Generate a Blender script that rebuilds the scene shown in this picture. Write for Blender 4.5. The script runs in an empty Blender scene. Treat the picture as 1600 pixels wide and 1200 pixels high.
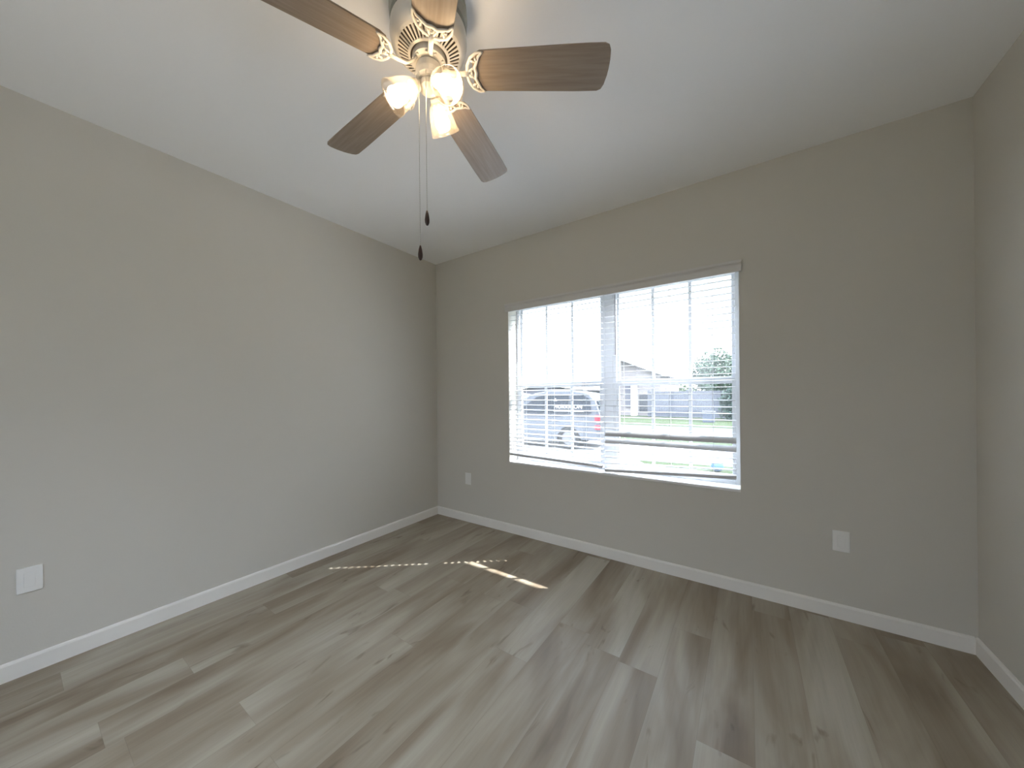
import bpy, bmesh, math, random
from mathutils import Vector, Matrix
random.seed(7)
S = bpy.context.scene
COL = S.collection

# ------------------------------------------------------------------ camera
cam_d = bpy.data.cameras.new('camera')
cam = bpy.data.objects.new('camera', cam_d); COL.objects.link(cam)
r_ = Vector((0.82669741, 0.56257017, -0.00928419))
u_ = Vector((0.00797827, 0.00477838, 0.99995676))
w_ = Vector((-0.56259020, 0.82673573, 0.00053806))
m = Matrix.Identity(4)
for i in range(3):
    m[i][0] = r_[i]; m[i][1] = u_[i]; m[i][2] = -w_[i]
m.translation = Vector((2.82814, -2.68579, 1.29372))
cam.matrix_world = m
cam_d.sensor_width = 36.0
cam_d.lens = 540.557 / 1600 * 36
cam_d.shift_y = 17.26 / 1600
cam_d.clip_start = 0.02; cam_d.clip_end = 300
S.camera = cam

# ------------------------------------------------------------------ sky, sun, exposure
SKY = 8.5
world = bpy.data.worlds.new('sky'); S.world = world; world.use_nodes = True
wn = world.node_tree.nodes; wl = world.node_tree.links
bg = wn['Background']; bg.inputs['Strength'].default_value = SKY
tc = wn.new('ShaderNodeTexCoord'); sx = wn.new('ShaderNodeSeparateXYZ')
rmp = wn.new('ShaderNodeValToRGB')
rmp.color_ramp.elements[0].position = 0.05; rmp.color_ramp.elements[0].color = (0.16, 0.168, 0.18, 1)
rmp.color_ramp.elements[1].position = 0.6; rmp.color_ramp.elements[1].color = (0.77, 0.86, 1.0, 1)
q = rmp.color_ramp.elements.new(0.33); q.color = (0.34, 0.365, 0.40, 1)
wl.new(tc.outputs['Generated'], sx.inputs[0]); wl.new(sx.outputs['Z'], rmp.inputs[0]); wl.new(rmp.outputs[0], bg.inputs['Color'])

sun_d = bpy.data.lights.new('sun', 'SUN'); sun_d.energy = 12; sun_d.angle = math.radians(0.53); sun_d.color = (1, 0.98, 0.95)
sun = bpy.data.objects.new('sun', sun_d); COL.objects.link(sun)
sun.rotation_euler = Vector((-1.25, -1.0, -1.41)).to_track_quat('-Z', 'Y').to_euler()
sun.location = (8, 8, 10)
BULB = 26.0

S.view_settings.view_transform = 'Standard'; S.view_settings.look = 'None'
S.view_settings.exposure = 0.97; S.view_settings.gamma = 1.0; S.view_settings.use_curve_mapping = False
S.cycles.max_bounces = 14; S.cycles.diffuse_bounces = 8; S.cycles.glossy_bounces = 5
S.cycles.transparent_max_bounces = 24; S.cycles.transmission_bounces = 8
S.cycles.sample_clamp_indirect = 6.0; S.cycles.use_denoising = True
S.cycles.caustics_reflective = True; S.cycles.blur_glossy = 0.2

# ------------------------------------------------------------------ helpers
def link(name, me, mat=None, parent=None):
    o = bpy.data.objects.new(name, me); COL.objects.link(o)
    if mat: me.materials.append(mat)
    if parent: o.parent = parent
    return o
def mesh(name, bm, mat=None, parent=None, smooth=False, bevel=0, seg=2):
    bmesh.ops.recalc_face_normals(bm, faces=bm.faces[:])
    me = bpy.data.meshes.new(name); bm.to_mesh(me); bm.free()
    if smooth:
        for p in me.polygons: p.use_smooth = True
    o = link(name, me, mat, parent)
    if bevel:
        b = o.modifiers.new('bevel', 'BEVEL'); b.width = bevel; b.segments = seg; b.limit_method = 'ANGLE'; b.angle_limit = 0.7
    return o
def add_box(bm, x0, x1, y0, y1, z0, z1, M=None):
    vs = [bm.verts.new((x, y, z)) for x in (x0, x1) for y in (y0, y1) for z in (z0, z1)]
    for f in ((0,1,3,2),(4,6,7,5),(0,4,5,1),(2,3,7,6),(0,2,6,4),(1,5,7,3)): bm.faces.new([vs[i] for i in f])
    if M is not None:
        for v in vs: v.co = M @ v.co
    return vs
def box(name, x0, x1, y0, y1, z0, z1, mat, parent=None, bevel=0, M=None):
    bm = bmesh.new(); add_box(bm, x0, x1, y0, y1, z0, z1, M); return mesh(name, bm, mat, parent, bevel=bevel)
def add_lathe(bm, prof, n=32, M=None, close=False):
    rings = []
    for r, z in prof:
        rings.append([bm.verts.new((r*math.cos(2*math.pi*i/n), r*math.sin(2*math.pi*i/n), z)) for i in range(n)])
    for a, b in zip(rings, rings[1:]):
        for i in range(n): bm.faces.new((a[i], a[(i+1)%n], b[(i+1)%n], b[i]))
    if close:
        bm.faces.new(rings[0][::-1]); bm.faces.new(rings[-1])
    if M is not None:
        for rg in rings:
            for v in rg: v.co = M @ v.co
def add_tube(bm, pts, rad, n=8, flat=1.0, up=Vector((0,0,1))):
    pts = [Vector(p) for p in pts]
    if not isinstance(rad, (list, tuple)): rad = [rad]*len(pts)
    rings = []
    for i, p in enumerate(pts):
        t = (pts[min(i+1, len(pts)-1)] - pts[max(i-1, 0)]).normalized()
        a = t.cross(up)
        if a.length < 1e-4: a = t.cross(Vector((1,0,0)))
        a.normalize(); b = a.cross(t).normalized()
        rings.append([bm.verts.new(p + a*rad[i]*math.cos(2*math.pi*k/n) + b*rad[i]*flat*math.sin(2*math.pi*k/n)) for k in range(n)])
    for a, b in zip(rings, rings[1:]):
        for i in range(n): bm.faces.new((a[i], a[(i+1)%n], b[(i+1)%n], b[i]))
    bm.faces.new(rings[0][::-1]); bm.faces.new(rings[-1])
def add_prism(bm, prof, axis, a0, a1):
    """prof: list of 2D points; axis 'x','y','z' extrude direction"""
    def P(u, v, a):
        return {'x': (a, u, v), 'y': (u, a, v), 'z': (u, v, a)}[axis]
    A = [bm.verts.new(P(u, v, a0)) for u, v in prof]; B = [bm.verts.new(P(u, v, a1)) for u, v in prof]
    n = len(prof)
    for i in range(n): bm.faces.new((A[i], A[(i+1)%n], B[(i+1)%n], B[i]))
    bm.faces.new(A[::-1]); bm.faces.new(B)
def empty(name, loc, label, cat, group=None, rz=0):
    o = bpy.data.objects.new(name, None); COL.objects.link(o); o.location = loc; o.rotation_euler.z = rz
    o.empty_display_size = 0.05
    o['label'] = label; o['category'] = cat
    if group: o['group'] = group
    return o
def tag(o, label, cat, group=None, kind=None):
    o['label'] = label; o['category'] = cat
    if group: o['group'] = group
    if kind: o['kind'] = kind
    return o
def struct(o, label=None, cat=None):
    o['kind'] = 'structure'
    if label: o['label'] = label
    if cat: o['category'] = cat
    return o

# ------------------------------------------------------------------ materials
def mat(name, col, rough=0.5, spec=0.5, metal=0.0, var=0.0, vscale=8.0, bump=0.0, bscale=200.0, emit=None, coat=0.0):
    m = bpy.data.materials.new(name); m.use_nodes = True
    nt = m.node_tree; b = nt.nodes['Principled BSDF']
    b.inputs['Base Color'].default_value = (*col, 1); b.inputs['Roughness'].default_value = rough
    b.inputs['Specular IOR Level'].default_value = spec; b.inputs['Metallic'].default_value = metal
    b.inputs['Coat Weight'].default_value = coat
    tcn = nt.nodes.new('ShaderNodeTexCoord')
    if var:
        n = nt.nodes.new('ShaderNodeTexNoise'); n.inputs['Scale'].default_value = vscale; n.inputs['Detail'].default_value = 5
        r = nt.nodes.new('ShaderNodeMixRGB'); r.blend_type = 'MIX'
        r.inputs[1].default_value = (*[c*(1-var) for c in col], 1); r.inputs[2].default_value = (*[min(1, c*(1+var)) for c in col], 1)
        nt.links.new(tcn.outputs['Object'], n.inputs['Vector']); nt.links.new(n.outputs['Fac'], r.inputs[0]); nt.links.new(r.outputs[0], b.inputs['Base Color'])
    if bump:
        n2 = nt.nodes.new('ShaderNodeTexNoise'); n2.inputs['Scale'].default_value = bscale; n2.inputs['Detail'].default_value = 2
        bp = nt.nodes.new('ShaderNodeBump'); bp.inputs['Strength'].default_value = bump; bp.inputs['Distance'].default_value = 0.002
        nt.links.new(tcn.outputs['Object'], n2.inputs['Vector']); nt.links.new(n2.outputs['Fac'], bp.inputs['Height']); nt.links.new(bp.outputs[0], b.inputs['Normal'])
    if emit:
        b.inputs['Emission Color'].default_value = (*emit[0], 1); b.inputs['Emission Strength'].default_value = emit[1]
    return m

M_wall = mat('greige_wall_paint', (0.60, 0.58, 0.53), 0.7, 0.3, var=0.02, vscale=1.5, bump=0.12, bscale=120)
M_ceil = mat('white_ceiling_paint', (0.90, 0.905, 0.905), 0.8, 0.2, bump=0.15, bscale=90)
M_trim = mat('white_trim_paint', (0.80, 0.785, 0.75), 0.35, 0.4, var=0.015, vscale=3)
M_vinyl = mat('white_window_vinyl', (0.62, 0.64, 0.67), 0.35, 0.5)
M_sill = mat('glossy_white_marble_sill', (0.78, 0.78, 0.77), 0.12, 0.6, var=0.03, vscale=12)
M_plate = mat('white_plastic_plate', (0.80, 0.80, 0.78), 0.3, 0.5)
M_valance = mat('white_valance', (0.62, 0.61, 0.60), 0.45, 0.4)
M_cord = mat('white_ladder_cord', (0.85, 0.85, 0.85), 0.8, 0.2)
M_wand = mat('grey_tilt_wand', (0.25, 0.25, 0.27), 0.3, 0.5)
M_fanwhite = mat('fan_white_metal', (0.60, 0.575, 0.53), 0.35, 0.5)
M_fanin = mat('fan_motor_dark', (0.10, 0.085, 0.07), 0.6, 0.3)
M_chrome = mat('brushed_chain_metal', (0.55, 0.55, 0.52), 0.35, metal=1.0)
M_fob = mat('dark_walnut_fob', (0.045, 0.022, 0.018), 0.35, 0.5, var=0.3, vscale=60)

def slat_material():
    m = bpy.data.materials.new('white_faux_wood_slat'); m.use_nodes = True; nt = m.node_tree
    b = nt.nodes['Principled BSDF']; b.inputs['Base Color'].default_value = (0.62, 0.63, 0.65, 1); b.inputs['Roughness'].default_value = 0.38
    t = nt.nodes.new('ShaderNodeBsdfTranslucent'); t.inputs[0].default_value = (0.86, 0.88, 0.92, 1)
    mx = nt.nodes.new('ShaderNodeMixShader'); mx.inputs[0].default_value = 0.03
    nt.links.new(b.outputs[0], mx.inputs[1]); nt.links.new(t.outputs[0], mx.inputs[2]); nt.links.new(mx.outputs[0], nt.nodes['Material Output'].inputs[0])
    return m
M_slat = slat_material()

def pane_material(name, haze, gloss=0.05, tint=(0.97, 0.985, 1.0), hcol=(0.85, 0.9, 0.95)):
    m = bpy.data.materials.new(name); m.use_nodes = True; nt = m.node_tree
    nt.nodes.remove(nt.nodes['Principled BSDF'])
    tr = nt.nodes.new('ShaderNodeBsdfTransparent'); tr.inputs[0].default_value = (*tint, 1)
    tl = nt.nodes.new('ShaderNodeBsdfTranslucent'); tl.inputs[0].default_value = (*hcol, 1)
    gl = nt.nodes.new('ShaderNodeBsdfGlossy'); gl.inputs['Roughness'].default_value = 0.03
    a = nt.nodes.new('ShaderNodeMixShader'); b = nt.nodes.new('ShaderNodeMixShader')
    tcn = nt.nodes.new('ShaderNodeTexCoord'); n = nt.nodes.new('ShaderNodeTexNoise'); n.inputs['Scale'].default_value = 3.0
    mr = nt.nodes.new('ShaderNodeMapRange'); mr.inputs['To Min'].default_value = haze*0.85; mr.inputs['To Max'].default_value = haze*1.15
    nt.links.new(tcn.outputs['Object'], n.inputs['Vector']); nt.links.new(n.outputs['Fac'], mr.inputs[0]); nt.links.new(mr.outputs[0], a.inputs[0])
    b.inputs[0].default_value = gloss
    nt.links.new(tr.outputs[0], a.inputs[1]); nt.links.new(tl.outputs[0], a.inputs[2])
    nt.links.new(a.outputs[0], b.inputs[1]); nt.links.new(gl.outputs[0], b.inputs[2]); nt.links.new(b.outputs[0], nt.nodes['Material Output'].inputs[0])
    return m
M_glass = pane_material('dusty_window_glass', 0.013)
M_shade = pane_material('clear_amber_glass_shade', 0.05, 0.10, (0.98, 0.95, 0.90), (0.95, 0.85, 0.72))

def floor_material():
    m = bpy.data.materials.new('grey_oak_vinyl_planks'); m.use_nodes = True; nt = m.node_tree; N = nt.nodes; L = nt.links
    b = N['Principled BSDF']
    def math_(op, a, c=None, clamp=False):
        n = N.new('ShaderNodeMath'); n.operation = op; n.use_clamp = clamp
        for i, v in enumerate((a, c)):
            if v is None: continue
            if isinstance(v, (int, float)): n.inputs[i].default_value = v
            else: L.new(v, n.inputs[i])
        return n.outputs[0]
    tcn = N.new('ShaderNodeTexCoord'); sp = N.new('ShaderNodeSeparateXYZ'); L.new(tcn.outputs['Object'], sp.inputs[0])
    PW, PL = 0.181, 1.22
    xs = math_('DIVIDE', math_('ADD', sp.outputs['X'], 0.055), PW); row = math_('FLOOR', xs)
    wn1 = N.new('ShaderNodeTexWhiteNoise'); wn1.noise_dimensions = '1D'; L.new(row, wn1.inputs['W'])
    ys = math_('ADD', math_('DIVIDE', sp.outputs['Y'], PL), math_('MULTIPLY', wn1.outputs['Value'], 7.3)); colm = math_('FLOOR', ys)
    wn2 = N.new('ShaderNodeTexWhiteNoise'); wn2.noise_dimensions = '2D'
    cv = N.new('ShaderNodeCombineXYZ'); L.new(row, cv.inputs[0]); L.new(colm, cv.inputs[1]); L.new(cv.outputs[0], wn2.inputs['Vector'])
    rnd = wn2.outputs['Value']
    def noise(sxv, syv, seed, detail=4, dist=0.0, rough=0.5):
        c = N.new('ShaderNodeCombineXYZ')
        L.new(math_('MULTIPLY', sp.outputs['X'], sxv), c.inputs[0]); L.new(math_('MULTIPLY', sp.outputs['Y'], syv), c.inputs[1])
        L.new(math_('ADD', math_('MULTIPLY', rnd, 37.0), seed), c.inputs[2])
        n = N.new('ShaderNodeTexNoise'); n.inputs['Scale'].default_value = 1; n.inputs['Detail'].default_value = detail
        n.inputs['Distortion'].default_value = dist; n.inputs['Roughness'].default_value = rough
        L.new(c.outputs[0], n.inputs['Vector']); return n.outputs['Fac']
    def ramp(f, stops):
        r = N.new('ShaderNodeValToRGB'); cr = r.color_ramp
        cr.elements[0].position, cr.elements[0].color = stops[0][0], (*stops[0][1], 1)
        cr.elements[1].position, cr.elements[1].color = stops[-1][0], (*stops[-1][1], 1)
        for p, c in stops[1:-1]:
            e = cr.elements.new(p); e.color = (*c, 1)
        L.new(f, r.inputs[0]); return r.outputs[0]
    broad = noise(5.5, 1.0, 0, 3, 0.6)
    tone = math_('ADD', math_('MULTIPLY', broad, 0.86), math_('MULTIPLY', rnd, 0.14))
    base = ramp(tone, [(0.30, (0.190, 0.146, 0.100)), (0.42, (0.270, 0.223, 0.164)), (0.54, (0.340, 0.297, 0.230)), (0.70, (0.425, 0.392, 0.322))])
    grain = noise(70, 2.2, 11, 5, 0.3, 0.65)
    g = ramp(grain, [(0.30, (0.92, 0.92, 0.92)), (0.62, (1.03, 1.03, 1.03))])
    knot = noise(13, 3.6, 23, 3, 1.0)
    k = ramp(knot, [(0.24, (0.60, 0.56, 0.52)), (0.36, (1, 1, 1)), (1.0, (1, 1, 1))])
    def mul(a, c):
        x = N.new('ShaderNodeMixRGB'); x.blend_type = 'MULTIPLY'; x.inputs[0].default_value = 1; L.new(a, x.inputs[1]); L.new(c, x.inputs[2]); return x.outputs[0]
    # joints
    fx = math_('FRACT', xs); fy = math_('FRACT', ys)
    ex = math_('MULTIPLY', math_('MINIMUM', fx, math_('SUBTRACT', 1.0, fx)), PW)
    ey = math_('MULTIPLY', math_('MINIMUM', fy, math_('SUBTRACT', 1.0, fy)), PL)
    e = math_('MINIMUM', ex, ey); j = math_('LESS_THAN', e, 0.0009)
    jm = N.new('ShaderNodeMixRGB'); L.new(math_('MULTIPLY', j, 0.22), jm.inputs[0]); L.new(mul(mul(base, g), k), jm.inputs[1]); jm.inputs[2].default_value = (0.09, 0.075, 0.06, 1)
    L.new(jm.outputs[0], b.inputs['Base Color'])
    b.inputs['Roughness'].default_value = 0.42; b.inputs['Specular IOR Level'].default_value = 0.45
    bp = N.new('ShaderNodeBump'); bp.inputs['Strength'].default_value = 0.15; bp.inputs['Distance'].default_value = 0.001
    L.new(grain, bp.inputs['Height']); L.new(bp.outputs[0], b.inputs['Normal'])
    return m
M_floor = floor_material()

def blade_material():
    m = bpy.data.materials.new('weathered_oak_blade'); m.use_nodes = True; nt = m.node_tree; N = nt.nodes; L = nt.links
    b = N['Principled BSDF']; b.inputs['Roughness'].default_value = 0.38
    tcn = N.new('ShaderNodeTexCoord'); mp = N.new('ShaderNodeMapping'); mp.inputs['Scale'].default_value = (5, 75, 5)
    n = N.new('ShaderNodeTexNoise'); n.inputs['Scale'].default_value = 1; n.inputs['Detail'].default_value = 6; n.inputs['Distortion'].default_value = 0.4
    r = N.new('ShaderNodeValToRGB'); r.color_ramp.elements[0].position = 0.28; r.color_ramp.elements[0].color = (0.215, 0.165, 0.125, 1)
    r.color_ramp.elements[1].position = 0.75; r.color_ramp.elements[1].color = (0.30, 0.245, 0.195, 1)
    L.new(tcn.outputs['Object'], mp.inputs[0]); L.new(mp.outputs[0], n.inputs['Vector']); L.new(n.outputs['Fac'], r.inputs[0]); L.new(r.outputs[0], b.inputs['Base Color'])
    return m
M_blade = blade_material()

# ------------------------------------------------------------------ room shell
W, H, D = 3.756, 2.74, -3.72          # right wall x, ceiling z, front wall y
WT = 0.20
OX0, OX1, OZ0, OZ1 = 0.965, 2.787, 0.650, 2.150
struct(box('floor', -0.15, W+0.15, D-0.15, WT, -0.12, 0.0, M_floor))
struct(box('ceiling', -0.15, W+0.15, D-0.15, WT, H, H+0.12, M_ceil))
struct(box('wall_left', -0.15, 0, D-0.15, 0, 0, H, M_wall))
struct(box('wall_right', W, W+0.15, D-0.15, 0, 0, H, M_wall))
def wall_with_hole(name, hx0, hx1, hz0, hz1, ya, yb, xa=-0.15, xb=W+0.15):
    bm = bmesh.new()
    xs = [xa, hx0, hx1, xb]; zs = [0, hz0, hz1, H]
    for y, flip in ((ya, False), (yb, True)):
        g = [[bm.verts.new((x, y, z)) for z in zs] for x in xs]
        for i in range(3):
            for j in range(3):
                if i == 1 and j == 1: continue
                bm.faces.new((g[i][j], g[i+1][j], g[i+1][j+1], g[i][j+1]))
        if flip: G1 = g
        else: G0 = g
    loop = [(1,1),(2,1),(2,2),(1,2)]
    for (a, b), (c, d) in zip(loop, loop[1:]+loop[:1]): bm.faces.new((G0[a][b], G0[c][d], G1[c][d], G1[a][b]))
    out = [(0,0),(1,0),(2,0),(3,0),(3,1),(3,2),(3,3),(2,3),(1,3),(0,3),(0,2),(0,1)]
    for (a, b), (c, d) in zip(out, out[1:]+out[:1]): bm.faces.new((G0[a][b], G0[c][d], G1[c][d], G1[a][b]))
    return mesh(name, bm, M_wall)
struct(wall_with_hole('wall_back', OX0, OX1, OZ0, OZ1, 0, WT))
struct(wall_with_hole('wall_front', 1.00, 2.40, 0.95, 2.15, D, D-0.15, 0, W))  # opening cut for the added window behind the camera
# baseboards: 83 mm, eased top
BB = [(0, 0), (0.013, 0), (0.013, 0.072), (0.009, 0.080), (0.004, 0.083), (0, 0.083)]
def bb(name, prof, axis, a0, a1):
    bm = bmesh.new(); add_prism(bm, prof, axis, a0, a1); struct(mesh(name, bm, M_trim))
bb('baseboard_left', [(x, z) for x, z in BB], 'y', D, 0)
bb('baseboard_right', [(W-x, z) for x, z in BB], 'y', D, 0)
bb('baseboard_back', [(-x, z) for x, z in BB], 'x', 0.013, W-0.013)
bb('baseboard_front', [(D+x, z) for x, z in BB], 'x', 0.013, W-0.013)

# ------------------------------------------------------------------ windows (two single-hung units and mullion)
sl = box('trim_1', OX0, OX1, -0.006, 0.135, OZ0, OZ0+0.018, M_sill, bevel=0.004); struct(sl)
SZ = OZ0 + 0.018
MX0, MX1 = 1.845, 1.915
def window(name, x0, x1, jl, jr):
    """frame between x0..x1; jl/jr jamb widths to the glass"""
    e = bpy.data.objects.new(name, None); COL.objects.link(e); e.location = ((x0+x1)/2, 0.17, OZ0)
    e['kind'] = 'structure'
    inv = Matrix.Translation((-(x0+x1)/2, -0.17, -OZ0))
    g0, g1 = x0+jl, x1-jr
    bm = bmesh.new()
    add_box(bm, x0, x0+jl*0.6, 0.137, WT, OZ0, OZ1, inv); add_box(bm, x1-jr*0.6, x1, 0.137, WT, OZ0, OZ1, inv)
    add_box(bm, x0+jl*0.6, x1-jr*0.6, 0.137, WT, OZ0, OZ0+0.045, inv); add_box(bm, x0+jl*0.6, x1-jr*0.6, 0.137, WT, OZ1-0.012, OZ1, inv)
    mesh('frame', bm, M_vinyl, e, bevel=0.003)
    a0, a1 = x0+jl*0.6, x1-jr*0.6
    zb, zm0, zm1, zt = OZ0+0.045, 1.362, 1.412, OZ1-0.012
    # lower sash (inner) and upper sash (outer)
    bm = bmesh.new()
    add_box(bm, a0, g0, 0.142, 0.168, zb, zm1-0.008, inv); add_box(bm, g1, a1, 0.142, 0.168, zb, zm1-0.008, inv)
    add_box(bm, g0, g1, 0.142, 0.168, zb, zb+0.035, inv)
    sash = mesh('lower_sash', bm, M_vinyl, e, bevel=0.002)
    box('meeting_rail', g0, g1, 0.140, 0.168, zm0, zm1-0.008, M_vinyl, sash, 0.002, inv)
    box('pane', g0, g1, 0.154, 0.157, zb+0.035, zm0, M_glass, sash, 0, inv)
    bm = bmesh.new()
    for k in (1, 2):
        xm = g0 + (g1-g0)*k/3; add_box(bm, xm-0.011, xm+0.011, 0.150, 0.160, zb+0.035, zm0, inv)
    mesh('muntins', bm, M_vinyl, sash)
    bm = bmesh.new()
    add_box(bm, a0, g0, 0.172, 0.196, zm0+0.01, zt, inv); add_box(bm, g1, a1, 0.172, 0.196, zm0+0.01, zt, inv)
    add_box(bm, g0, g1, 0.172, 0.196, zt-0.018, zt, inv); add_box(bm, g0, g1, 0.172, 0.196, zm0+0.01, zm1, inv)
    sash = mesh('upper_sash', bm, M_vinyl, e, bevel=0.002)
    box('pane', g0, g1, 0.182, 0.185, zm1, zt-0.018, M_glass, sash, 0, inv)
    bm = bmesh.new()
    for k in (1, 2):
        xm = g0 + (g1-g0)*k/3; add_box(bm, xm-0.011, xm+0.011, 0.178, 0.189, zm1, zt-0.018, inv)
    mesh('muntins', bm, M_vinyl, sash)
window('window_1', OX0, MX0, 0.052, 0.046)
window('window_2', MX1, OX1, 0.046, 0.047)
struct(box('trim_2', MX0, MX1, 0.137, WT+0.012, OZ0, OZ1, M_vinyl, bevel=0.003))

# ------------------------------------------------------------------ blinds
SP = 0.0443; Z0 = 2.089; SW = 0.047; YC = 0.022
def add_slat(bm, x0, x1, zc, tilt=0.0, yc=YC, dz=0.0, th=0.0028):
    """crowned slat; tilt>0 lowers the room-side edge. dz: rise from x0 to x1"""
    n = 6; top = []; bot = []
    for i in range(n+1):
        s = -0.5 + i/n; y = s*SW; z = 0.0022*(1-4*s*s)
        t = th/2 if 0 < i < n else th/4
        top.append((y, z+t)); bot.append((y, z-t))
    prof = top + bot[::-1]
    c, s_ = math.cos(tilt), math.sin(tilt)
    pr = [(yc + y*c - z*s_, zc + y*s_ + z*c) for y, z in prof]
    A = [bm.verts.new((x0, y, z)) for y, z in pr]; B = [bm.verts.new((x1, y, z+dz)) for y, z in pr]
    k = len(pr)
    for i in range(k): bm.faces.new((A[i], A[(i+1)%k], B[(i+1)%k], B[i]))
    bm.faces.new(A[::-1]); bm.faces.new(B)
def blind(x0, x1, label, nslat, tilt, closed, rail, wand_x, wand_z, cords):
    xc = (x0+x1)/2
    e = empty('window_blind', (xc, YC, rail[0]-0.02), label, 'blind', 'white blinds in the window')
    inv = Matrix.Translation((-xc, -YC, -(rail[0]-0.02)))
    def fin(bm, name, m_, bevel=0, smooth=False):
        for v in bm.verts: v.co = inv @ v.co
        return mesh(name, bm, m_, e, smooth=smooth, bevel=bevel)
    bm = bmesh.new(); add_box(bm, x0, x1, YC-0.021, YC+0.030, 2.115, OZ1); fin(bm, 'headrail', M_slat, 0.002)
    bm = bmesh.new()
    for k in range(nslat):
        if k in closed: continue
        f = max(0.0, (k-18)/(nslat-18))
        rz = rail[1]-rail[0]
        lo, hi = Z0-SP*k, Z0-SP*k
        if k > 26:
            q = (k-26)/(nslat-26); zb = Z0-SP*26
            lo = zb + (rail[0]+0.012-zb)*q; hi = zb + (rail[1]+0.012-zb)*q
        add_slat(bm, x0, x1, lo-0.001, tilt, dz=hi-lo)
    o = fin(bm, 'slats', M_slat)
    for k in closed:
        bm = bmesh.new(); add_slat(bm, x0, x1, Z0-SP*k-(0.001 if k == 25 else 0.012), math.radians(53))
        o = fin(bm, 'twisted_slat', M_slat); o['label'] = 'slat twisted steeply down towards the room'
    bm = bmesh.new()
    A = [(YC-0.025, -0.011), (YC+0.025, -0.011), (YC+0.025, 0.006), (YC+0.018, 0.011), (YC-0.018, 0.011), (YC-0.025, 0.006)]
    va = [bm.verts.new((x0, y, rail[0]+z)) for y, z in A]; vb = [bm.verts.new((x1, y, rail[1]+z)) for y, z in A]
    for i in range(6): bm.faces.new((va[i], va[(i+1)%6], vb[(i+1)%6], vb[i]))
    bm.faces.new(va[::-1]); bm.faces.new(vb)
    fin(bm, 'bottom_rail', M_slat, 0.001)
    for cx in cords:
        zr = rail[0] + (rail[1]-rail[0])*(cx-x0)/(x1-x0)
        bm = bmesh.new()
        for yy in (YC-0.0265, YC+0.0265): add_tube(bm, [(cx, yy, 2.11), (cx, yy, zr)], 0.0009, 6)
        for k in range(nslat):
            if k not in closed and k < 27: add_tube(bm, [(cx, YC-0.0265, Z0-SP*k-0.003), (cx, YC+0.0265, Z0-SP*k-0.003)], 0.0006, 4)
        fin(bm, 'ladder_cord', M_cord)
    bm = bmesh.new(); add_tube(bm, [(wand_x, YC-0.036, 2.063), (wand_x, YC-0.036, wand_z+0.01), (wand_x, YC-0.036, wand_z)], [0.0028, 0.0028, 0.0036], 8)
    add_tube(bm, [(wand_x, YC-0.036, 2.068), (wand_x, YC-0.018, 2.074)], 0.0016, 6)
    w = fin(bm, 'tilt_wand', M_wand); w['label'] = 'thin grey tilt wand'
    return e
blind(0.972, 1.868, 'left blind of the pair, in front of the silver car, all slats open', 31, math.radians(8), (), (0.741, 0.716), 1.070, 1.600, (1.13, 1.42, 1.715))
blind(1.885, 2.766, 'right blind of the pair, two slats twisted shut above its crooked bottom rail', 31, math.radians(3), (25, 26), (0.690, 0.742), 1.984, 1.600, (2.03, 2.365, 2.635))
bm = bmesh.new()
VP = [(-0.024, 2.078), (-0.024, 2.118), (-0.028, 2.126), (-0.036, 2.132), (-0.036, 2.148), (-0.020, 2.148), (-0.012, 2.140), (-0.012, 2.078)]
add_prism(bm, VP, 'x', 0.944, 2.803)
for xa in (0.944, 2.791): add_box(bm, xa, xa+0.012, -0.012, 0.0, 2.078, 2.146)
v = mesh('window_valance', bm, M_valance, bevel=0.001); tag(v, 'long white valance board across the top of both blinds', 'valance')

# ------------------------------------------------------------------ wall plates
def plate(loc, rz, label, group):
    e = empty('wall_outlet', loc, label, 'outlet', group, rz)      # local: x across, -y out of wall
    bm = bmesh.new(); add_box(bm, -0.0375, 0.0375, -0.007, 0, -0.059, 0.059); mesh('cover_plate', bm, M_plate, e, bevel=0.0025, seg=3)
    bm = bmesh.new(); add_box(bm, -0.0165, 0.0165, -0.0085, -0.0065, -0.0335, 0.0335); mesh('socket_insert', bm, M_plate, e, bevel=0.001)
    return e
g = 'white wall outlets'
plate((0.0, -2.620, 0.441), math.radians(90), 'white wall outlet low on the left wall near the photo edge', g)
plate((0.449, 0.0, 0.440), 0, 'small white wall outlet between the far corner and the window', g)
plate((3.263, 0.0, 0.444), 0, 'white wall outlet on the window wall, right of the window', g)

# ------------------------------------------------------------------ ceiling fan
FX, FY = 1.856, -1.786
ZB = 2.50                                   # blade plane
fan = empty('ceiling_fan', (FX, FY, H), 'white five-blade ceiling fan with wood blades and three lit bulbs', 'ceiling fan')
def fz(z): return z - H
def fanpart(bm, name, m_, parent=None, smooth=False, bevel=0):
    return mesh(name, bm, m_, parent or fan, smooth=smooth, bevel=bevel)
# canopy against the ceiling
bm = bmesh.new(); add_lathe(bm, [(0.0, fz(H)), (0.140, fz(H)), (0.142, fz(2.700)), (0.139, fz(2.665)), (0.132, fz(2.655)), (0.0, fz(2.655))], 48)
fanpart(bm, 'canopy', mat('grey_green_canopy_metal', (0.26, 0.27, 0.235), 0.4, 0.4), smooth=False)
bm = bmesh.new(); add_lathe(bm, [(0.130, fz(2.656)), (0.138, fz(2.645)), (0.140, fz(2.615)), (0.134, fz(2.592)), (0.120, fz(2.576))], 60)
mot = fanpart(bm, 'motor_housing', M_fanwhite, smooth=True)
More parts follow.
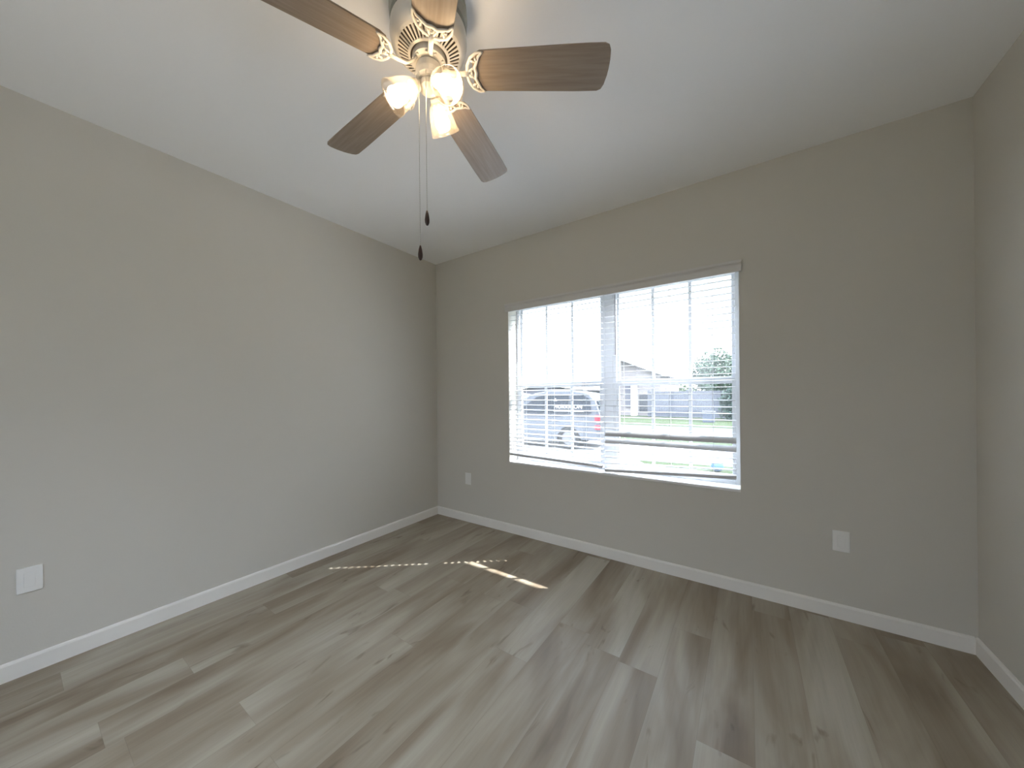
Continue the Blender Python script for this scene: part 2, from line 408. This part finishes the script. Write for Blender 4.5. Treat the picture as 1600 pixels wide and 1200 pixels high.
# slotted lower ring: ribs between an outer and inner ring, dark core behind
bm = bmesh.new()
add_lathe(bm, [(0.120, fz(2.576)), (0.112, fz(2.570)), (0.110, fz(2.574)), (0.118, fz(2.580))], 60)
add_lathe(bm, [(0.076, fz(2.552)), (0.068, fz(2.549)), (0.066, fz(2.554)), (0.076, fz(2.557))], 60)
NR = 44
for i in range(NR):
    a = 2*math.pi*i/NR; R_ = Matrix.Rotation(a, 4, 'Z')
    p0, p1 = R_ @ Vector((0.073, 0, fz(2.553))), R_ @ Vector((0.114, 0, fz(2.573)))
    add_tube(bm, [p0, p1], [0.0029, 0.0042], 6, 0.6)
fanpart(bm, 'vent_grille', M_fanwhite, mot)
bm = bmesh.new(); add_lathe(bm, [(0.118, fz(2.585)), (0.070, fz(2.562)), (0.0, fz(2.562))], 40)
o = fanpart(bm, 'motor_core', M_fanin, mot); o['label'] = 'dark motor core behind the vent slots'
bm = bmesh.new(); add_lathe(bm, [(0.0, fz(2.560)), (0.060, fz(2.558)), (0.062, fz(2.532)), (0.048, fz(2.526)), (0.0, fz(2.526))], 40)
for i in range(10):
    a = 2*math.pi*(i+.5)/10; add_tube(bm, [(0.055*math.cos(a), 0.055*math.sin(a), fz(2.532)), (0.055*math.cos(a), 0.055*math.sin(a), fz(2.524))], 0.004, 8)
o = fanpart(bm, 'flywheel', M_fanwhite)
# switch housing + light fitter
bm = bmesh.new(); add_lathe(bm, [(0.0, fz(2.527)), (0.036, fz(2.526)), (0.047, fz(2.515)), (0.050, fz(2.490)), (0.048, fz(2.470)), (0.040, fz(2.462)), (0.0, fz(2.462))], 40)
fanpart(bm, 'switch_housing', M_fanwhite, smooth=False)
bm = bmesh.new(); add_lathe(bm, [(0.0, fz(2.462)), (0.034, fz(2.461)), (0.038, fz(2.452)), (0.036, fz(2.436)), (0.022, fz(2.424)), (0.010, fz(2.418)), (0.0, fz(2.416))], 32)
kit = fanpart(bm, 'light_fitter', M_fanwhite, smooth=False)

# blades + irons
def blade_mesh():
    bm = bmesh.new(); r0, r1 = 0.160, 0.662
    def hw(t): return 0.066 + 0.012*min(1, t*1.2)
    up = []
    n = 14
    pts = []
    for i in range(n+1):
        t = i/n; pts.append((r0 + (r1-r0-0.025)*t, hw(t)))
    out = []
    # root rounded
    out += [(r0+0.004, 0.040), (r0+0.012, 0.058)]
    out += pts[1:]
    out += [(r1-0.010, hw(1)-0.006), (r1-0.002, hw(1)-0.022), (r1+0.003, 0.025), (r1+0.004, 0)]
    low = [(x, -y) for x, y in out[:-1]][::-1]
    prof = out + low
    add_prism(bm, prof, 'z', -0.003, 0.003)
    return bm
bl0 = None
def iron_mesh():
    bm = bmesh.new()
    z = -0.008
    out = [(0.205, 0.066), (0.182, 0.064), (0.160, 0.050), (0.146, 0.026), (0.142, 0), (0.146, -0.026), (0.160, -0.050), (0.182, -0.064), (0.205, -0.066)]
    inn = [(0.205, 0.066), (0.188, 0.052), (0.180, 0.034), (0.172, 0.018), (0.176, 0), (0.172, -0.018), (0.180, -0.034), (0.188, -0.052), (0.205, -0.066)]
    rr = [0.0025, 0.0048, 0.0058, 0.006, 0.006, 0.006, 0.0058, 0.0048, 0.0025]
    def dens(p, r):
        q, s = [], []
        for (a, b), (c, d) in zip(zip(p, r), zip(p[1:], r[1:])):
            for k in range(3): q.append((a[0]+(c[0]-a[0])*k/3, a[1]+(c[1]-a[1])*k/3)); s.append(b+(d-b)*k/3)
        q.append(p[-1]); s.append(r[-1]); return q, s
    for P in (out, inn):
        q, s = dens(P, rr); add_tube(bm, [(x, y, z) for x, y in q], s, 8, 0.7)
    for a, b in (((0.143, 0.004), (0.173, 0.019)), ((0.143, -0.004), (0.173, -0.019)), ((0.155, 0.042), (0.180, 0.034)), ((0.155, -0.042), (0.180, -0.034))):
        add_tube(bm, [(a[0], a[1], z), (b[0], b[1], z)], 0.0042, 8, 0.7)
    # arm back to the flywheel
    add_tube(bm, [(0.146, 0, z), (0.120, 0, z-0.002), (0.085, 0, z), (0.062, 0, 0.012), (0.052, 0, 0.026)], [0.011, 0.009, 0.0085, 0.0085, 0.009], 10, 0.55)
    for y in (0.045, 0, -0.045): add_lathe(bm, [(0.0, z-0.006), (0.004, z-0.005), (0.005, z-0.002), (0.005, z+0.006)], 10, Matrix.Translation((0.178 if y else 0.160, y, 0)))
    return bm
PITCH = math.radians(-12)
b_first = i_first = None
for k in range(5):
    a = math.radians(33 + 72*k)
    if b_first is None:
        b = fanpart(blade_mesh(), 'blade', M_blade, bevel=0.0015); b_first = b
        ir = mesh('blade_iron', iron_mesh(), M_fanwhite, b, smooth=True); i_first = ir
        ir['label'] = 'white openwork crescent bracket'
    else:
        b = b_first.copy(); COL.objects.link(b); b.parent = fan
        ir = i_first.copy(); COL.objects.link(ir); ir.parent = b
    b.matrix_local = Matrix.Translation((0, 0, fz(ZB))) @ Matrix.Rotation(a, 4, 'Z') @ Matrix.Rotation(PITCH, 4, 'X')

# three lamps
M_bulb = mat('lit_bulb', (1, 0.9, 0.75), 0.4, emit=((1.0, 0.78, 0.52), BULB))
M_sock = mat('brass_socket', (0.62, 0.50, 0.33), 0.35, metal=0.6)
arm_f = None
TILT = math.radians(48)                       # from straight down outward
for k, az in enumerate((-12, 108, 236)):
    a = math.radians(az)
    R_ = Matrix.Translation((0, 0, fz(2.455))) @ Matrix.Rotation(a, 4, 'Z') @ Matrix.Translation((0.030, 0, 0)) @ Matrix.Rotation(-TILT, 4, 'Y')
    if arm_f is None:
        # local: -z is the lamp axis pointing away from the fitter
        bm = bmesh.new(); add_lathe(bm, [(0.0, 0.006), (0.010, 0.004), (0.011, -0.016), (0.021, -0.020), (0.023, -0.044), (0.020, -0.046), (0.0, -0.046)], 24)
        arm = fanpart(bm, 'lamp_socket', M_fanwhite)
        bm = bmesh.new()
        pr = [(0.0235, -0.030), (0.030, -0.040), (0.039, -0.058), (0.046, -0.080), (0.051, -0.105), (0.055, -0.124), (0.0585, -0.134),
              (0.0565, -0.134), (0.053, -0.123), (0.049, -0.105), (0.044, -0.080), (0.037, -0.058), (0.028, -0.041), (0.0220, -0.032)]
        add_lathe(bm, pr + [pr[0]], 40); bmesh.ops.remove_doubles(bm, verts=bm.verts[:], dist=1e-5)
        shd = mesh('glass_shade', bm, M_shade, arm, smooth=True)
        bm = bmesh.new(); add_lathe(bm, [(0.0, -0.044), (0.0125, -0.046), (0.014, -0.058), (0.022, -0.074), (0.0290, -0.092), (0.0295, -0.104), (0.025, -0.117), (0.015, -0.126), (0.0, -0.129)], 28)
        blb = mesh('bulb', bm, M_bulb, arm, smooth=True); arm_f = (arm, shd, blb)
    else:
        arm = arm_f[0].copy(); COL.objects.link(arm); arm.parent = fan
        for q in arm_f[1:]:
            c = q.copy(); COL.objects.link(c); c.parent = arm
    arm.matrix_local = R_
# pull chains
def chain(off, z0, z1, name_label):
    x, y = off; bm = bmesh.new()
    add_tube(bm, [(x, y, fz(z0)), (x, y, fz(z1+0.03))], 0.0010, 6)
    zz = z0
    while zz > z1+0.03:
        bmesh.ops.create_icosphere(bm, subdivisions=1, radius=0.0016, matrix=Matrix.Translation((x, y, fz(zz)))); zz -= 0.0085
    ch = fanpart(bm, 'pull_chain', M_chrome)
    bm = bmesh.new(); add_lathe(bm, [(0.0, fz(z1+0.033)), (0.0028, fz(z1+0.030)), (0.0062, fz(z1+0.016)), (0.0085, fz(z1-0.002)), (0.0080, fz(z1-0.012)), (0.0045, fz(z1-0.021)), (0.0, fz(z1-0.024))], 20, Matrix.Translation((x, y, 0)))
    f = mesh('pull_fob', bm, M_fob, ch, smooth=True); f['label'] = name_label
    return ch
rr2 = Vector((0.8267, 0.5626)); ff2 = Vector((-0.5626, 0.8267))
c1 = rr2*(-0.030) + ff2*(-0.036); c2 = rr2*(-0.002) + ff2*(-0.046)
chain(tuple(c1), 2.475, 1.809, 'dark wooden fob on the longer chain')
chain(tuple(c2), 2.475, 1.930, 'dark wooden fob on the shorter chain')

# ------------------------------------------------------------------ added fill window
# unseen window added behind the camera to let in fill daylight
e = bpy.data.objects.new('added_fill_window', None); COL.objects.link(e); e.location = (1.70, D-0.10, 0.65); e['kind'] = 'structure'
bm = bmesh.new(); inv3 = Matrix.Translation((-1.70, -(D-0.10), -0.65))
for a in ((1.00, 1.05, 0.95, 2.15), (2.35, 2.40, 0.95, 2.15), (1.05, 2.35, 0.95, 1.00), (1.05, 2.35, 2.10, 2.15), (1.67, 1.73, 1.00, 2.10)):
    add_box(bm, a[0], a[1], D-0.13, D-0.07, a[2], a[3], inv3)
mesh('frame', bm, M_vinyl, e)
for a in ((1.05, 1.67), (1.73, 2.35)): box('pane', a[0], a[1], D-0.102, D-0.098, 1.00, 2.10, M_glass, e, 0, inv3)
# ------------------------------------------------------------------ outdoors
G = -0.30
M_grass = mat('lawn_grass', (0.020, 0.031, 0.010), 0.9, 0.1, var=0.35, vscale=1.2, bump=0.4, bscale=60)
M_conc = mat('pale_concrete', (0.30, 0.295, 0.285), 0.8, 0.2, var=0.08, vscale=2)
M_road = mat('asphalt', (0.05, 0.05, 0.053), 0.8, 0.2, var=0.1, vscale=3)
M_ext = mat('cream_stucco', (0.20, 0.18, 0.175), 0.8, 0.2, var=0.05, vscale=3)
M_ext2 = mat('grey_stucco', (0.10, 0.10, 0.115), 0.8, 0.2, var=0.05, vscale=3)
M_roof = mat('brown_shingles', (0.11, 0.10, 0.105), 0.85, 0.2, var=0.2, vscale=6)
M_dark = mat('dark_glazing_and_shade', (0.012, 0.016, 0.022), 0.15, 0.12)
M_fence = mat('white_vinyl_fence', (0.066, 0.072, 0.090), 0.4, 0.4)
M_leafd = mat('dark_leaves', (0.020, 0.045, 0.030), 0.6, 0.3, var=0.4, vscale=5)
M_leafm = mat('mid_green_leaves', (0.055, 0.095, 0.030), 0.6, 0.3, var=0.4, vscale=5)
M_leaft = mat('tree_leaves', (0.040, 0.075, 0.040), 0.6, 0.3, var=0.4, vscale=3)
M_bark = mat('bark', (0.09, 0.065, 0.045), 0.9, 0.1)
M_silver = mat('silver_car_paint', (0.065, 0.072, 0.085), 0.3, 0.5, metal=0.0, coat=0.0)
M_pale = mat('pale_blue_car_paint', (0.08, 0.09, 0.11), 0.3, 0.5, metal=0.0, coat=0.0)
M_tyre = mat('tyre_rubber', (0.02, 0.02, 0.02), 0.8, 0.2)
M_rim = mat('alloy_rim', (0.12, 0.12, 0.13), 0.5)
M_red = mat('red_tail_lamp', (0.45, 0.015, 0.03), 0.2, 0.5)
M_black = mat('black_plastic', (0.02, 0.02, 0.022), 0.5, 0.4)
M_decal = mat('white_vinyl_lettering', (0.80, 0.80, 0.80), 0.5, 0.4)
M_sphere = mat('pale_blue_sphere', (0.05, 0.12, 0.24), 0.35, 0.5)

struct(box('ground', -60, 40, -30, 80, G-0.25, G, M_grass), 'green lawn outside the window', 'lawn')
def poly(name, pts, z0, z1, m_, label, cat):
    bm = bmesh.new(); add_prism(bm, pts, 'z', z0, z1); return struct(mesh(name, bm, m_), label, cat)
poly('driveway', [(-9, 4.0), (1.2, 5.0), (0.6, 5.9), (6.0, 6.55), (12, 6.8), (12, 9.6), (-9, 9.6)], G-0.05, G+0.012, M_conc, 'pale concrete driveway under the parked silver car', 'driveway')
poly('walkway', [(-6, 2.9), (12, 3.5), (12, 4.95), (2.6, 5.05), (-6, 4.35)], G-0.05, G+0.018, M_conc, 'pale concrete path closest to the window', 'path')
poly('bounce_slab', [(-4, -12), (8, -12), (8, -4.0), (-4, -4.0)], G-0.05, G+0.02, mat('tan_bounce_slab', (0.24, 0.21, 0.17), 0.8, 0.2, var=0.1), 'tan slab added behind the room to bounce light', 'bounce_slab')  # unseen slab, added to bounce daylight up to the ceiling
poly('sidewalk', [(-30, 12.4), (14, 12.0), (14, 12.8), (-30, 13.2)], G-0.05, G+0.02, M_conc, 'pale concrete sidewalk strip beyond the driveway', 'sidewalk')
poly('road', [(-30, 13.4), (14, 13.0), (14, 15.6), (-30, 15.4)], G-0.05, G+0.01, M_road, 'grey asphalt street in front of the far lawn', 'street')

def car(loc, rz, paint, label, deco):
    """local: x forward length (rear at x=0, front +4.6), near side y=0 facing -y, z=0 ground"""
    e = empty('parked_car', loc, label, 'car', None, rz)
    Wd = 1.82
    side = [(0.10, 0.30), (0.02, 0.50), (0.00, 0.85), (0.06, 1.02), (0.20, 1.40), (0.42, 1.62), (0.90, 1.70), (1.60, 1.70), (2.05, 1.63), (2.75, 1.12), (3.10, 1.02), (4.20, 0.90), (4.52, 0.74), (4.60, 0.50), (4.55, 0.28),
            (4.02, 0.26), (3.98, 0.42), (3.85, 0.60), (3.66, 0.68), (3.47, 0.60), (3.34, 0.42), (3.30, 0.24), (1.32, 0.24), (1.28, 0.42), (1.15, 0.60), (0.96, 0.68), (0.77, 0.60), (0.64, 0.42), (0.60, 0.28)]
    def ins(z): return 0.0 if z < 1.0 else (z-1.0)*0.22
    bm = bmesh.new()
    rings = []
    for t in (0.0, 0.5, 1.0):
        rg = []
        for x, z in side:
            i = ins(z) + 0.02
            y = i if t == 0 else (Wd/2 if t == .5 else Wd-i)
            rg.append(bm.verts.new((x, y, z)))
        rings.append(rg)
    n = len(side)
    for a, b_ in zip(rings, rings[1:]):
        for i in range(n): bm.faces.new((a[i], a[(i+1)%n], b_[(i+1)%n], b_[i]))
    bm.faces.new(rings[0][::-1]); bm.faces.new(rings[-1])
    bmesh.ops.triangulate(bm, faces=[f for f in bm.faces if len(f.verts) > 4])
    body = mesh('body', bm, paint, e, bevel=0.03)
    for sgn, yf in ((-1, lambda z: ins(z)+0.014), (1, lambda z: Wd-ins(z)-0.014)):
        for poly_ in ([(0.30, 1.06), (0.36, 1.46), (0.56, 1.56), (0.93, 1.58), (0.93, 1.04)], [(0.98, 1.04), (0.98, 1.58), (1.68, 1.57), (1.68, 1.04)], [(1.73, 1.04), (1.73, 1.56), (1.98, 1.52), (2.55, 1.12), (2.50, 1.04)]):
            bm = bmesh.new(); A = [bm.verts.new((x, yf(z), z)) for x, z in poly_]; B = [bm.verts.new((x, yf(z)-sgn*0.03, z)) for x, z in poly_]
            k = len(A)
            for i in range(k): bm.faces.new((A[i], A[(i+1)%k], B[(i+1)%k], B[i]))
            bm.faces.new(A[::-1]); bm.faces.new(B); mesh('side_window', bm, M_dark, body)
    bm = bmesh.new()
    for (xa, za), (xb, zb) in (((2.10, 1.60), (2.72, 1.14)),):
        vs = [bm.verts.new(p) for p in ((xa+.02, 0.30, za+.012), (xb+.02, 0.16, zb+.012), (xb+.02, Wd-.16, zb+.012), (xa+.02, Wd-.30, za+.012))]
        bm.faces.new(vs)
        vs2 = [bm.verts.new(v_.co - Vector((0.03, 0, 0.03))) for v_ in vs]; bm.faces.new(vs2[::-1])
        for i in range(4): bm.faces.new((vs[i], vs[(i+1)%4], vs2[(i+1)%4], vs2[i]))
    mesh('windscreen', bm, M_dark, body)
    bm = bmesh.new()
    vs = [bm.verts.new(p) for p in ((0.065, 0.20, 1.06), (0.19, 0.26, 1.40), (0.19, Wd-.26, 1.40), (0.065, Wd-.20, 1.06))]
    vs2 = [bm.verts.new(v_.co + Vector((-0.02, 0, 0))) for v_ in vs]; bm.faces.new(vs); bm.faces.new(vs2[::-1])
    for i in range(4): bm.faces.new((vs[i], vs[(i+1)%4], vs2[(i+1)%4], vs2[i]))
    mesh('rear_window', bm, M_dark, body)
    for y0, y1 in ((0.005, 0.24), (Wd-0.24, Wd-0.005)):
        for z0, z1 in ((0.84, 1.00), (0.60, 0.72)):
            box('tail_lamp', -0.02, 0.20, y0, y1, z0, z1, M_red, body, 0.015)
    box('sill_trim', 1.30, 3.32, 0.004, 0.05, 0.24, 0.34, M_black, body, 0.01)
    for xx in (0.98, 1.70, 2.62):
        box('door_seam', xx-0.004, xx+0.004, 0.012, 0.03, 0.36, 1.03, M_black, body)
    for xx in (1.05, 1.78): box('door_handle', xx, xx+0.15, -0.012, 0.03, 0.92, 0.95, M_black, body, 0.006)
    box('wing_mirror', 2.42, 2.56, -0.14, 0.04, 1.02, 1.15, paint, body, 0.03)
    box('bumper', -0.05, 0.22, 0.03, Wd-0.03, 0.30, 0.54, paint, body, 0.03)
    for xx in (0.96, 3.66):
        for yy in (0.03, Wd-0.23):
            bm = bmesh.new(); add_lathe(bm, [(0.20, 0.0), (0.30, 0.0), (0.335, 0.03), (0.335, 0.17), (0.30, 0.20), (0.20, 0.20)], 32, Matrix.Translation((xx, yy, 0.335)) @ Matrix.Rotation(-math.pi/2, 4, 'X'))
            w = mesh('wheel', bm, M_tyre, e)
            bm = bmesh.new(); add_lathe(bm, [(0.0, 0.02), (0.06, 0.02), (0.20, 0.01), (0.21, 0.10), (0.21, 0.19), (0.0, 0.19)], 24, Matrix.Translation((xx, yy, 0.335)) @ Matrix.Rotation(-math.pi/2, 4, 'X'))
            mesh('rim', bm, M_rim, w)
    if deco:
        def txt(s, size, x, z, yoff):
            cu = bpy.data.curves.new('window_lettering', 'FONT'); cu.body = s; cu.size = size; cu.extrude = 0.002; cu.space_character = 1.12; cu.align_x = 'CENTER'
            cu.materials.append(M_decal)
            o = bpy.data.objects.new('window_lettering', cu); COL.objects.link(o); o.parent = body
            o.matrix_local = Matrix.Translation((x, yoff, z)) @ Matrix.Rotation(math.pi/2, 4, 'X') @ Matrix.Rotation(0, 4, 'Y')
            bpy.context.view_layer.update()
            me = bpy.data.meshes.new_from_object(o.evaluated_get(bpy.context.evaluated_depsgraph_get()))
            bpy.data.objects.remove(o); me.name = 'window_lettering'
            o = bpy.data.objects.new('window_lettering', me); COL.objects.link(o); o.parent = body
            return o
        # car faces -x in the place, so lettering is laid on its left-hand flank
        o = txt('HURRICON', 0.150, 0.98, 1.185, 0.0)
        o.matrix_local = Matrix.Translation((0.98, Wd-ins(1.22)+0.006, 1.185)) @ Matrix.Rotation(math.pi, 4, 'Z') @ Matrix.Rotation(math.pi/2-0.22, 4, 'X')
        o['label'] = 'white lettering across the side windows'
        box('window_stripe', 0.50, 1.40, Wd-ins(1.12), Wd-ins(1.12)+0.006, 1.095, 1.12, M_decal, body)
        bm = bmesh.new(); add_prism(bm, [(1.32, 1.40), (1.42, 1.40), (1.37, 1.48)], 'y', Wd-ins(1.44), Wd-ins(1.44)+0.012); mesh('window_emblem', bm, M_decal, body)
    return e
# local side y=Wd faces the house once the car is turned 180 degrees (nose towards -x)
car((-0.753, 8.40, G+0.012), math.pi+math.radians(8), M_silver, 'silver car with dark lettered windows parked close to the left-hand window', True)
car((-10.0, 13.5, G+0.012), 0.0, M_pale, 'pale blue car far behind the silver car', False)

def house(x0, x1, y0, y1, zw, ridge_x, ridge_z, wall_m, label, porch=None):
    e = empty('neighbour_house', ((x0+x1)/2, y0, G), label, 'house')
    inv = Matrix.Translation((-(x0+x1)/2, -y0, -G))
    bm = bmesh.new()
    prof = [(x0, G), (x1, G), (x1, zw), (ridge_x, ridge_z-0.12), (x0, zw)]
    add_prism(bm, prof, 'y', y0, y1)
    for v_ in bm.verts: v_.co = inv @ v_.co
    mesh('walls', bm, wall_m, e)
    bm = bmesh.new(); sl_r = (ridge_z-zw)/(x1-ridge_x); sl_l = (ridge_z-zw)/(ridge_x-x0)
    ov = 0.45
    pr = [(x0-ov, zw-sl_l*ov-0.02), (ridge_x, ridge_z), (x1+ov, zw-sl_r*ov-0.02), (x1+ov, zw-sl_r*ov+0.14), (ridge_x, ridge_z+0.18), (x0-ov, zw-sl_l*ov+0.14)]
    add_prism(bm, pr, 'y', y0-0.45, y1+0.4)
    for v_ in bm.verts: v_.co = inv @ v_.co
    mesh('roof', bm, M_roof, e)
    bm = bmesh.new()
    for (ax, az), (bx, bz) in (((x0-ov, zw-sl_l*ov), (ridge_x, ridge_z)), ((ridge_x, ridge_z), (x1+ov, zw-sl_r*ov))):
        A = [(ax, az-0.04), (bx, bz-0.04), (bx, bz+0.13), (ax, az+0.13)]; add_prism(bm, A, 'y', y0-0.50, y0-0.455)
    for v_ in bm.verts: v_.co = inv @ v_.co
    mesh('fascia', bm, M_trim, e)
    return e, inv
hA, invA = house(-6.2, -2.35, 24.0, 32.0, 2.75, -5.3, 4.0, M_ext, 'cream gabled house beyond the lawn at left of the white fence')
def hbox(nm, p, *a): 
    return box(nm, *a[:6], a[6], p, 0.0, invA)
# dark panel painted as the shade of the entry, columns, windows of that house
hbox('porch_shade', hA, -3.85, -2.5, 23.97, 24.02, G+0.25, 1.25, M_dark)
hbox('column', hA, -4.35, -3.95, 23.6, 23.95, G, 2.3, M_trim)
hbox('shutter', hA, -4.85, -4.45, 23.93, 24.0, G+0.6, 1.9, M_ext2)
hB, invB = house(-32.0, -18.0, 48.0, 56.0, 2.0, -25.0, 2.95, M_ext2, 'low grey house far off beyond the silver car')
f = box('garage_door', -24.5, -20.5, 47.93, 48.0, G, 1.6, M_trim, hB, 0, invB)

# fence: panels with posts
fe = empty('vinyl_fence', (-0.2, 23.0, G), 'long white vinyl fence across the far lawn', 'fence')
invF = Matrix.Translation((0.2, -23.0, -G))
bm = bmesh.new()
xx = -2.9
while xx < 4.4:
    add_box(bm, xx, xx+0.145, 22.98, 23.02, G+0.06, 1.38, invF); xx += 0.15
add_box(bm, -2.9, 4.4, 22.95, 23.05, G+0.02, G+0.16, invF); add_box(bm, -2.9, 4.4, 22.95, 23.05, 1.34, 1.46, invF)
mesh('panel', bm, M_fence, fe)
for i in range(4):
    xx = -2.95 + i*2.45
    box('post', xx-0.065, xx+0.065, 22.935, 23.065, G, 1.54, M_fence, fe, 0, invF)

def foliage(name, parent, inv, center, rad, n, m_, leaf=0.12):
    bm = bmesh.new(); cx, cy, cz = center
    for _ in range(n):
        while True:
            p = Vector((random.uniform(-1, 1), random.uniform(-1, 1), random.uniform(-1, 1)))
            if 0.25 < p.length < 1: break
        lump = 1 + 0.22*math.sin(p.x*7+p.z*5)*math.cos(p.y*6+p.z*4)
        q = Vector((cx + p.x*rad[0]*lump, cy + p.y*rad[1]*lump, cz + p.z*rad[2]*lump))
        a = Vector((random.gauss(0, 1), random.gauss(0, 1), random.gauss(0, 1))).normalized()*leaf*random.uniform(.6, 1.3)
        b_ = a.cross(Vector((random.gauss(0, 1), random.gauss(0, 1), random.gauss(0, 1)))).normalized()*leaf*0.5
        vs = [bm.verts.new(inv @ (q+s)) for s in (a, b_, -a, -b_)]; bm.faces.new(vs)
    return mesh(name, bm, m_, parent)
def plant(kind, loc, rads, n, m_, label, cat, trunk=0.0, leaf=0.12, group=None, lobes=1):
    x, y = loc; e = empty(kind, (x, y, G), label, cat, group); inv = Matrix.Translation((-x, -y, -G))
    cz = G + trunk + rads[2]*0.95
    bm = bmesh.new(); add_tube(bm, [(x, y, G-0.02), (x+0.03, y, G+trunk*.6), (x, y, cz)], [0.14*rads[2]/2+.02, 0.1*rads[2]/2+.02, 0.03], 8)
    for v_ in bm.verts: v_.co = inv @ v_.co
    mesh('trunk', bm, M_bark, e)
    foliage('crown', e, inv, (x, y, cz), rads, n, m_, leaf)
    return e
plant('broadleaf_tree', (1.05, 27.5), (1.9, 1.9, 1.75), 4200, M_leaft, 'bushy green tree standing behind the right end of the white fence', 'tree', trunk=1.3, leaf=0.13)
for i, (px, py, rx) in enumerate(((-2.45, 34.6, 1.5), (0.82, 33.0, 1.5))):
    plant('hedge_bush', (px, py), (rx, 1.0, 1.15), 2000, M_leafm, ['rounded green bush rising over the white fence, left of the tree', 'rounded green bush low behind the bushy tree'][i], 'bush', trunk=0.15, leaf=0.12, group='green bushes behind the fence')
plant('evergreen_shrub', (2.15, 21.2), (0.72, 0.7, 0.98), 3600, M_leafd, 'dark evergreen shrub in front of the white fence', 'shrub', trunk=0.0, leaf=0.09)
ub = empty('utility_box', (1.05, 19.2, G), 'small blue-grey utility box on the far lawn', 'utility box')
box('cabinet', -0.28, 0.28, -0.2, 0.2, 0, 0.55, mat('blue_grey_metal', (0.06, 0.072, 0.10), 0.5), ub, 0.02)
box('lid', -0.31, 0.31, -0.23, 0.23, 0.55, 0.62, mat('grey_lid', (0.09, 0.10, 0.12), 0.5), ub, 0.02)
bm = bmesh.new(); bmesh.ops.create_uvsphere(bm, u_segments=32, v_segments=16, radius=0.118)  # round blue spot of unclear nature, shaped as a sphere
bl = mesh('blue_sphere', bm, M_sphere, smooth=True); bl.location = (2.31, 5.50, G+0.118); tag(bl, 'pale blue ball lying on the grass outside the right window', 'sphere')
